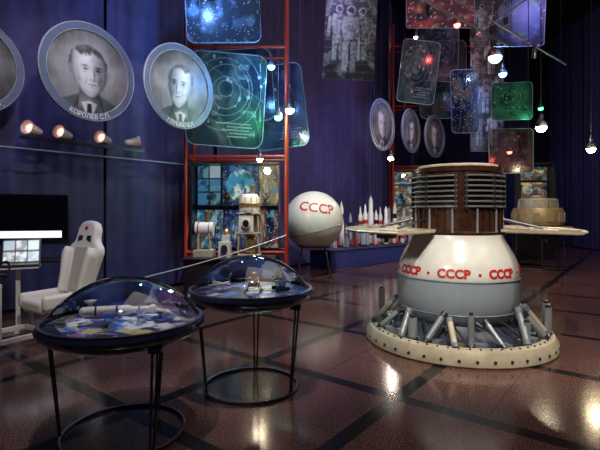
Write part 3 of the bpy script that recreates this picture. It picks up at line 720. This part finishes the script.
for sx in (-1, 1):
    for sy in (-1, 1): b.cyl((sx*.17, sy*.13, 0), (sx*.15, sy*.11, .62), .014, n=10)
for z_ in (.02, .33, .61): b.box((0, 0, z_), (.37, .29, .022))
b.obj('frame', khaki, e, bevel=.003)
B().lathe([(0, .05), (.08, .06), (.105, .12), (.105, .24), (.08, .30), (0, .315)], 28).obj('tank', gold, e, loc=(.02, 0, 0))
b = B(); b.box((-.04, -.02, .47), (.24, .22, .24)); b.cyl((-.04, -.13, .47), (-.04, -.17, .47), .07, .075, n=20); b.obj('box_unit', white, e, bevel=.01)
B().lathe([(.045, 0), (.05, .012), (0, .014)], 20, 0, Matrix.Translation((-.04, -.165, .47)) @ Matrix.Rotation(pi/2, 4, 'X')).obj('lens', black, e)
B().cyl((.13, 0, .36), (.13, 0, .66), .05, n=18).obj('cylinder_unit', gold, e)
b = B(); b.lathe([(.16, .62), (.17, .66), (.15, .84), (.13, .88), (0, .89)], 32); b.obj('top_drum', white, e, label='off-white ribbed top drum')
for q in range(10): a = q*pi/5; B().cyl((.168*cos(a), .168*sin(a), .65), (.152*cos(a), .152*sin(a), .84), .010, n=8).obj('drum_rib', khaki, e)
B().lathe([(.165, .70), (.178, .71), (.174, .75), (.16, .76)], 32).obj('gold_band', gold, e)
b = B(); b.cyl((.05, 0, .88), (.05, 0, 1.0), .03, n=12); b.cyl((.05, 0, .99), (.05, 0, 1.02), .045, n=12); b.obj('nozzle', gold, e)
B().cyl((-.07, .03, .88), (-.07, .03, .97), .02, n=12).obj('nozzle', steel, e)
for sx in (-1, 1): B().tube([(sx*.19, -.12, .10), (sx*.24, -.14, .3), (sx*.19, -.12, .56)], .010, 8).obj('pipe', steel, e)
e = top('space_instrument', (-1.78, 8.38, .732), 'cream apparatus with horizontal cylinder on the dark plinth', 'instrument'); e.scale = (1.0, 1.1, 1.35)
b = B(); b.box((0, 0, .05), (.36, .28, .10)); b.box((-.1, 0, .20), (.03, .2, .22)); b.box((.1, 0, .20), (.03, .2, .22)); b.obj('base', khaki, e, bevel=.006)
B().cyl((-.16, 0, .38), (.17, 0, .38), .10, n=28).obj('cylinder_unit', white, e)
for q in (-.1, .1): B().lathe([(.10, -.01), (.11, -.008), (.11, .008), (.10, .01)], 28, 0, Matrix.Translation((q, 0, .38)) @ Matrix.Rotation(pi/2, 4, 'Y')).obj('clamp_ring', gold, e)
B().cyl((-.23, 0, .38), (-.16, 0, .38), .07, .095, n=28).obj('lens', dsteel, e)
b = B(); b.cyl((.05, 0, .46), (.05, 0, .60), .04, n=16); b.cyl((.05, 0, .60), (.05, 0, .63), .055, n=16); b.obj('turret', gold, e)
for q in (-.12, 0, .12): B().tube([(q, -.12, .1), (q, -.15, .2), (q*.8, -.1, .32)], .008, 6).obj('pipe', steel, e)
e = top('space_instrument', (-1.38, 8.3, .732), 'pale instrument box with rods and gold cap on the plinth', 'instrument'); e.scale = (1.0, 1.0, 1.3)
b = B(); b.box((0, 0, .11), (.22, .2, .22)); b.box((.02, 0, .27), (.14, .14, .10)); b.obj('body', white, e, bevel=.006)
B().cyl((0, -.10, .12), (0, -.14, .12), .06, n=16).obj('lens', dsteel, e)
B().lathe([(.07, .32), (.06, .36), (.03, .40), (0, .41)], 20).obj('gold_cap', gold, e, loc=(.02, 0, 0))
for a in (-.3, .1, .3): B().cyl((a*.15, 0, .32), (a*.4, 0, .55), .007, n=6).obj('antenna', steel, e)

# ------------------------------------------------------------------ sphere capsule
e = top('spherical_capsule', (.33, 11.0, 0), 'off-white spherical capsule with red lettering on a stand', 'space capsule')
R = .72; zc = 1.34
b = B(); b.lathe([(R*sin(pi*i/40), -R*cos(pi*i/40)) for i in range(41)], 64, 0)
for la in (-.35,): b.lathe([(R*cos(la)*1.002, R*sin(la)-.01), (R*cos(la)*1.012, R*sin(la)), (R*cos(la)*1.002, R*sin(la)+.01)], 64, 1)
b.obj('shell', [white, greyb], e, loc=(0, 0, zc), rot=(0, -.25, 0))
B().lathe([(.16, R-.04), (.17, R-.012), (.15, R), (.0, R+.005)], 32, 0, Matrix.Rotation(2.2, 4, 'Z') @ Matrix.Rotation(1.4, 4, 'Y')).obj('hatch', cream, e, loc=(0, 0, zc))
def fn(x, y, z):
    lat = .44+y/R; lon = -pi/2+x/(R*cos(.40)); r = R+.004+z; return Vector((r*cos(lat)*cos(lon), r*cos(lat)*sin(lon), r*sin(lat)))
text('lettering', 'CCCP', .33, redl, e, loc=(0, 0, zc), rot=(0, .14, .02), fn=fn, bold=.006)
b = B(); b.lathe([(.34, .74), (.42, .78), (.44, .74), (.36, .70)], 40)
for k in range(4):
    a = pi/4+k*pi/2; b.cyl((.38*cos(a), .38*sin(a), .74), (.55*cos(a), .55*sin(a), .03), .02, n=10); b.cyl((.55*cos(a), .55*sin(a), 0), (.55*cos(a), .55*sin(a), .03), .05, n=14)
b.obj('stand', dsteel, e)

# ------------------------------------------------------------------ rocket platform
pa = atan2(2.2, 2.5); PD = Vector((cos(pa), sin(pa), 0)); PN = Vector((-sin(pa), cos(pa), 0)); P0 = Vector((.82, 12.0, 0))
PL = 5.0
pc = P0+PD*(PL/2)+PN*.45
e = top('platform', pc, 'low long platform with blue cloth skirt under rocket models', 'platform', (0, 0, pa))
B().box((0, 0, .50), (PL, .9, .04)).obj('platform_top', mat('platform_blue', (.03, .04, .14), .5), e, bevel=.006)
vs = []; per = []
for i in range(321):
    x = -PL/2+.02+(PL-.04)*i/320; per.append((x, -.43+.012*sin(x*55)))
for x, y in per: vs += [(x, y, .01), (x, y, .48)]
fs = [(2*i, 2*i+2, 2*i+3, 2*i+1) for i in range(320)]
b = B(); b.add(vs, fs); b.box((0, .02, .24), (PL-.1, .8, .47)); b.obj('skirt', blue, e, label='pleated blue cloth skirt')
def rocket(kind, loc, s, label, body=None):
    e = top('rocket_model', loc, label, 'rocket model', group='rocket models on the platform'); e.scale = s
    body = body or white
    B().cyl((0, 0, 0), (0, 0, .03), .11, n=20).obj('stand', dsteel, e)
    b = B()
    if kind == 0:
        b.lathe([(.035, .05), (.05, .06), (.05, .45), (.062, .5), (.062, .72), (.03, .8), (.022, .9), (.0, .98)], 24)
        b.obj('body', body, e)
        B().lathe([(.063, .52), (.065, .53), (.065, .60), (.063, .61)], 24).obj('stripe', redp, e)
        for k in range(4):
            a = k*pi/2+.4; M = Matrix.Translation((.085*cos(a), .085*sin(a), 0)); B().lathe([(.02, .03), (.045, .05), (.042, .18), (.01, .42), (0, .43)], 16, 0, M).obj('booster', lgrey if body is white else body, e)
    elif kind == 1:
        b.lathe([(.05, .03), (.065, .06), (.065, .5), (.05, .55), (.05, .8), (.04, .86), (0, 1.0)], 24); b.obj('body', body, e)
        B().lathe([(.051, .6), (.054, .61), (.054, .70), (.051, .71)], 24).obj('stripe', black, e)
        for k in range(4):
            a = k*pi/2+.2; B().poly([(.06, .04), (.13, .03), (.12, .1), (.06, .2)], .008, 0, Matrix.Rotation(a, 4, 'Z')).obj('fin', redp, e)
    else:
        b.lathe([(.07, .03), (.08, .05), (.08, .3), (.06, .36), (.06, .6), (.045, .65), (.045, .85), (.0, .95)], 24); b.obj('body', body, e)
        B().lathe([(.081, .18), (.084, .19), (.084, .26), (.081, .27)], 24).obj('stripe', redp, e)
        for k in range(6):
            a = k*pi/3; B().cyl((.045*cos(a), .045*sin(a), .03), (.045*cos(a), .045*sin(a), .06), .018, .01, n=8).obj('nozzle', dsteel, e)
    return e
green = mat('rocket_green', (.10, .14, .10), .5); rrd = mat('rocket_red', (.35, .05, .03), .4)
RB = [(None, 'white'), (green, 'dark green'), (lgrey, 'pale grey'), (rrd, 'red')]
base = {}
rs = random.Random(12); spec = []
u = .15; i = 0
while u < PL-.1:
    sc_ = (.72+.60*min(1, u/2.4))*rs.uniform(.6, 1.25)
    if i == 4: sc_ = 1.35
    spec.append((u, .22 if i % 2 else .62, rs.choice((0, 1, 2)), sc_, rs.choice((0, 0, 0, 0, 1, 2, 3)))); u += rs.uniform(.17, .26); i += 1
for u, v, k, s_, g in spec:
    p = P0+PD*u+PN*v; p.z = .52; key = (k, g); sv = (s_*.9, s_*.9, s_)
    if key not in base: base[key] = rocket(k, p, sv, RB[g][1]+(' rocket model with boosters', ' rocket model with red fins', ' multi-stage rocket model with red stripe')[k]+' on the platform', RB[g][0])
    else: dup(base[key], p, scale=sv)

# ------------------------------------------------------------------ round table with capsule
e = top('round_table', (6.6, 12.5, 0), 'large round dark table on thin legs with capsule on it', 'table')
B().lathe([(0, 1.08), (.75, 1.08), (.85, 1.10), (.86, 1.13), (.85, 1.15), (0, 1.15)], 64).obj('tabletop', tand, e)
for k in range(6):
    a = k*pi/3+.2; B().cyl((.65*cos(a), .65*sin(a), 1.08), (.7*cos(a), .7*sin(a), .02), .018, n=10).obj('leg', dsteel, e)
B().tube([(.7*cos(2*pi*i/48), .7*sin(2*pi*i/48), .02) for i in range(48)], .02, 8, closed=True).obj('foot_ring', dsteel, e)
e = top('capsule_model', (6.6, 12.5, 1.152), 'dim gold flat-topped craft drum with windows on round table', 'capsule model')
gk = mat('dull_gold', (.34, .26, .13), .4, .3, var=.2)
B().lathe([(.0, .0), (.58, .0), (.64, .05), (.64, .44), (.60, .50), (.0, .50)], 48).obj('lower_body', gk, e)
B().lathe([(.52, .50), (.50, .72), (.46, .76), (.0, .76)], 48).obj('lid', mat('dull_silver', (.36, .34, .27), .35, .3), e)
B().lathe([(.20, .76), (.20, .82), (.16, .86), (0, .86)], 32).obj('hatch', gk, e)
for k in range(12):
    a = 2*pi*k/12; B().box((.64*cos(a), .64*sin(a), .25), (.05, .16, .26), rot=(0, 0, a)).obj('window', mat('amber_window', (.30, .24, .15), .3, emit=.08), e, bevel=.01)
for k in range(8):
    a = 2*pi*k/8; B().cyl((.53*cos(a), .53*sin(a), .50), (.50*cos(a), .50*sin(a), .74), .018, n=10).obj('rib', steel, e)
for x, y, sd, lb in ((4.02, 16.8, 31, 'lit showcase with orange pictures in the far tower'), (7.6, 14.6, 33, 'lit showcase with warm pictures near the round table'), (5.35, 16.8, 35, 'lit glass showcase behind the spacecraft mock-up'), (6.6, 16.8, 36, 'lit showcase with pictures at the end of the tower'), (9.3, 17.5, 37, 'dim showcase with pictures by the far curtain')):
    e = top('showcase', (x, y, 0), lb, 'showcase')
    B().box((0, 0, .5), (1.1, .4, 1.0)).obj('base', mat('dark_wood', (.03, .02, .02)), e, bevel=.01)
    b = B(); b.box((0, .19, 2.05), (1.1, .02, 2.1)); b.box((0, 0, 3.1), (1.1, .4, .04)); b.box((-.54, 0, 2.05), (.02, .4, 2.1)); b.box((.54, 0, 2.05), (.02, .4, 2.1)); b.obj('body', dsteel, e)
    for z in (1.6, 2.2): B().box((0, 0, z), (1.06, .34, .012)).obj('shelf', GLB, e)
    B().box((0, -.195, 2.05), (1.06, .008, 2.1)).obj('glass_pane', GLB, e)
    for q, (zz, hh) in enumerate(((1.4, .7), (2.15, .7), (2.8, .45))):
        rectpic('picture_board', 1.0, hh, p_nebula(sd+q, (.14, .08, .04), (.6, .42, .18), (.1, .25, .3)), picmat('print_half', .8 if sd != 37 else .45), e, (0, .17, zz), n=40)  # picture boards emit their own colour, standing in for showcase lighting

# ------------------------------------------------------------------ racing simulator
cr = radians(-30)
e = top('racing_seat', (-3.10, 5.85, 0), 'cream leather racing seat on a white tube frame', 'racing seat', (0, 0, cr)); e.scale = (1.02, 1.05, 1.08)
b = B(); half = [(.0, .0), (.21, .0), (.25, .08), (.25, .22), (.29, .40), (.325, .54), (.30, .62), (.22, .68), (.20, .74), (.195, .84), (.14, .92), (.07, .94), (0, .945)]
pts = half+[(-x, z_) for x, z_ in half[-2:0:-1]]
b.poly(pts, .12); bk = b.obj('backrest', leath, e, loc=(0, .22, .42), rot=(-.22, 0, 0), bevel=.04)
for s_ in (-1, 1):
    b = B(); b.poly([(s_*.16, .02), (s_*.24, .02), (s_*.255, .25), (s_*.305, .5), (s_*.25, .61), (s_*.20, .55), (s_*.17, .3)], .19, 0, Matrix.Translation((0, -.07, 0))); b.obj('side_bolster', leath, e, loc=(0, .22, .42), rot=(-.22, 0, 0), bevel=.04)
    b = B(); b.poly([(s_*.045, .69), (s_*.135, .665), (s_*.125, .745), (s_*.045, .745)], .014, 0, Matrix.Translation((0, -.060, 0))); b.obj('belt_slot', black, e, loc=(0, .22, .42), rot=(-.22, 0, 0))
    b = B(); b.box((s_*.245, -.10, .43), (.09, .56, .17)); b.obj('seat_bolster', leath, e, bevel=.04)
b = B(); b.box((0, -.070, .33), (.27, .03, .54)); b.obj('centre_cushion', gleath, e, loc=(0, .22, .42), rot=(-.22, 0, 0), bevel=.012)
M = Matrix.Translation((0, .22, .42)) @ Matrix.Rotation(-.22, 4, 'X')
p = M @ Vector((0, -.064, .84))
b = B(); b.poly([(-.03, -.012), (0, -.03), (.03, -.012), (.03, .02), (-.03, .02)], .008); b.obj('badge', redl, e, loc=p, rot=(-.22, 0, 0), label='small red shield badge')
b = B(); b.box((0, -.10, .38), (.42, .56, .14)); b.obj('seat_cushion', leath, e, bevel=.04)
b = B()
for s_ in (-1, 1):
    b.box((s_*.26, -.45, .12), (.05, 1.6, .05)); b.box((s_*.26, .25, .03), (.07, .07, .06)); b.box((s_*.26, -1.2, .03), (.07, .07, .06))
    b.box((s_*.22, .12, .22), (.04, .04, .2)); b.box((s_*.22, -.25, .22), (.04, .04, .2)); b.box((s_*.26, -.85, .4), (.05, .05, .6))
for y in (.3, -.3, -1.2): b.box((0, y, .12), (.55, .05, .05))
b.box((0, -.85, .70), (.58, .05, .05)); b.obj('frame', white, e, bevel=.005, label='white aluminium tube frame')
b = B(); M = Matrix.Translation((0, -.70, .78)) @ Matrix.Rotation(1.2, 4, 'X'); b.lathe([(.135, 0), (.15, .012), (.165, 0), (.15, -.012)], 32, 0, M); b.cyl((0, -.70, .78), (0, -.85, .72), .03, n=12)
b.box((0, -.70, .78), (.28, .02, .03)); b.obj('steering_wheel', black, e)
b = B(); b.box((-.08, -1.15, .25), (.06, .02, .14), rot=(.4, 0, 0)); b.box((.08, -1.15, .25), (.06, .02, .14), rot=(.4, 0, 0)); b.box((0, -1.17, .17), (.3, .08, .05)); b.obj('pedals', dsteel, e)
e = top('desk', (-4.05, 6.6, 0), 'small dark desk behind the racing seat', 'desk', (0, 0, .25))
B().box((0, 0, .86), (1.2, .5, .04)).obj('desktop', black, e, bevel=.005)
for x in (-.55, .55):
    for y in (-.2, .2): B().box((x, y, .42), (.04, .04, .84)).obj('leg', dsteel, e)
e = top('monitor', (-4.02, 6.6, .882), 'wide black monitor with a lit lower strip on the desk', 'monitor', (0, 0, .25))
B().box((0, 0, .58), (1.15, .05, .74)).obj('bezel', black, e, bevel=.01)
b = B(); b.box((0, -.028, .62), (1.10, .006, .62)); b.obj('screen', mat('dark_screen', (.008, .008, .012), .15), e)
B().box((-.04, -.034, .36), (1.05, .006, .10)).obj('lit_strip', SCR, e)
b = B(); b.box((0, .03, .15), (.1, .05, .3)); b.box((0, .02, .01), (.36, .22, .02)); b.obj('stand', black, e, bevel=.005)
e = top('laptop', (-3.72, 6.0, .88), 'open laptop with a bright screen on a stand', 'laptop', (0, 0, .45))
B().box((0, -.13, .01), (.46, .30, .02)).obj('keyboard', dsteel, e, bevel=.004)
B().box((0, .05, .17), (.46, .012, .34), rot=(-.3, 0, 0)).obj('lid', black, e, bevel=.004)
rectpic('screen', .42, .30, p_collage(41, (3, 2), [(.6, .7, .75), (.4, .5, .55), (.25, .3, .35), (.7, .72, .7)]), picmat('laptop_print', .9), e, (0, .041, .17), rot=(-.3, 0, 0), n=30, solid=.003)
e = top('laptop_stand', (-3.72, 5.94, 0), 'white tubular stand with tray under the laptop', 'stand', (0, 0, .45))
b = B(); b.box((0, 0, .855), (.5, .4, .03)); b.obj('tray', white, e)
b = B(); b.box((0, 0, .44), (.05, .05, .82)); b.box((0, 0, .03), (.36, .05, .05)); b.box((0, 0, .03), (.05, .35, .05)); b.obj('column', white, e)

# ------------------------------------------------------------------ rope barrier
e = top('rope_barrier', (-2.2, 5.6, 0), 'thin white rope strung from a short post to the tower', 'rope barrier')
b = B(); b.cyl((0, 0, .02), (0, 0, .70), .015, n=12); b.lathe([(0, 0), (.12, 0), (.12, .012), (.02, .03)], 24); b.ball((0, 0, .71), .022); b.obj('post', steel, e)
p0 = Vector((0, 0, .70)); p1 = Vector((1.92, 3.40, 1.10)); pts = []
for i in range(25):
    t = i/24; p = p0.lerp(p1, t); p.z -= .05*4*t*(1-t); pts.append(p)
B().tube(pts, .008, 6).obj('rope', whl, e)

# ------------------------------------------------------------------ ceiling rails
def rail(a, b_, label, r=.03, lamps=()):
    e = top('ceiling_rail', (0, 0, 0), label, 'rail'); a = Vector(a); b_ = Vector(b_)
    B().cyl(a, b_, r, n=10).obj('bar', mat('rail_grey', (.25, .25, .27), .4, .5), e)
    for t in (.05, .5, .95): p = a.lerp(b_, t); B().cyl(p, (p.x, p.y, 9.98), .006, n=6).obj('cable', wirem, e)
    for t in lamps:
        p = a.lerp(b_, t); b = B(); b.cyl(p, p-Vector((0, 0, .12)), .012, n=8); b.cyl(p-Vector((.05, .08, .10)), p-Vector((-.03, -.08, .2)), .05, .06, n=14); b.obj('lamp_head', black, e)
rail((2.2, 9.6, 6.3), (5.7, 12.2, 6.05), 'grey lamp rail hanging from the ceiling', .03, (.2, .6, .8))
rail((2.5, 8.0, 5.5), (6.2, 10.5, 5.0), 'thin grey lamp rail hanging from the ceiling', .02, (.35, .7))
rail((5.4, 9.5, 6.5), (4.9, 13.0, 6.5), 'short grey crossing rail below the ceiling', .02, (.5,))

# ------------------------------------------------------------------ lighting
w = bpy.data.worlds.new('hall_air'); S.world = w; w.use_nodes = True
w.node_tree.nodes['Background'].inputs[0].default_value = (.28, .27, .6, 1); w.node_tree.nodes['Background'].inputs[1].default_value = .03
WH = (1, .95, .85); PU = (.42, .40, 1.0)
light('SPOT', (1.0, 1.0, 5.6), 1050, WH, (1.85, 5.2, .9), spot=36, rad=.12)
light('SPOT', (5.2, 3.4, 5.6), 420, (1, .9, .75), (2.1, 5.5, .9), spot=40, rad=.12)
light('SPOT', (-.6, 2.2, 2.6), 190, (1, .95, .88), (1.7, 5.4, .75), spot=26, rad=.12)  # unseen low fill, added to brighten the dark left side of the spacecraft
light('SPOT', (-1.2, 2.2, 6.0), 400, (.9, .92, 1), (-1.27, 3.25, .8), spot=20, rad=.1)
light('SPOT', (-.2, 3.0, 6.0), 360, (.95, .93, 1), (-.44, 4.1, .8), spot=20, rad=.1)
light('SPOT', (-1.6, 2.8, 4.2), 290, WH, (-3.1, 5.8, .8), spot=24, rad=.1)
light('SPOT', (-1.6, 4.0, 5.2), 230, WH, (-3.4, 6.9, 3.75), spot=45, rad=.1)
light('SPOT', (-.6, 5.2, 5.0), 220, WH, (-2.15, 8.0, 3.8), spot=34, rad=.1)
light('SPOT', (3.4, 9.8, 6.0), 300, WH, (3.4, 14.4, 4.4), spot=36, rad=.1)
light('SPOT', (1.2, 8.0, 5.5), 680, WH, (.33, 11.0, 1.4), spot=26, rad=.1)
light('SPOT', (2.6, 9.5, 5.5), 640, WH, (2.2, 13.0, .9), spot=34, rad=.1)
light('SPOT', (-.6, 6.4, 5.0), 480, WH, (-1.1, 8.6, 1.4), spot=34, rad=.1)
light('SPOT', (6.0, 9.5, 5.5), 130, (1, .85, .6), (6.6, 12.5, 1.4), spot=24, rad=.1)
light('SPOT', (-2.0, 4.5, 7.5), 480, PU, W(1.8, 1.2), spot=62, rad=.4, blend=1)
light('SPOT', (.8, 8.8, 7.5), 800, PU, W(7.6, 1.8), spot=58, rad=.4, blend=1)
light('SPOT', (3.5, 11.5, 7.5), 420, PU, W(10.5, 2.6), spot=58, rad=.4, blend=1)
light('SPOT', (7.0, 12.0, 8.5), 500, (.40, .34, .95), (8.5, 21, .6), spot=60, rad=.4, blend=1)
light('SPOT', (7.5, 10.0, 8.5), 200, (.40, .34, .95), (11.8, 16, .5), spot=60, rad=.4, blend=1)
light('AREA', (1.5, 5, 9.6), 190, (.95, .80, .84), (1.5, 5.01, 0), size=6)  # unseen ceiling area lights, added as ambient fill
light('AREA', (6.5, 11, 9.6), 90, (.8, .65, .9), (6.5, 11.01, 0), size=6)
light('SPOT', (-.6, 3.0, 3.2), 14, (.1, 1, .25), (-.95, 3.85, 0), spot=2.4, rad=.01, blend=.5)  # unseen green beam, added to stand for a lamp's reflection on the floor

# ------------------------------------------------------------------ camera
cam = bpy.data.cameras.new('camera'); co = bpy.data.objects.new('camera', cam); COL.objects.link(co)
co.location = (0, 0, 1.6); co.rotation_euler = (pi/2, 0, 0)
cam.sensor_width = 36; cam.lens = 27; cam.shift_y = -15/600; cam.clip_end = 60
S.camera = co
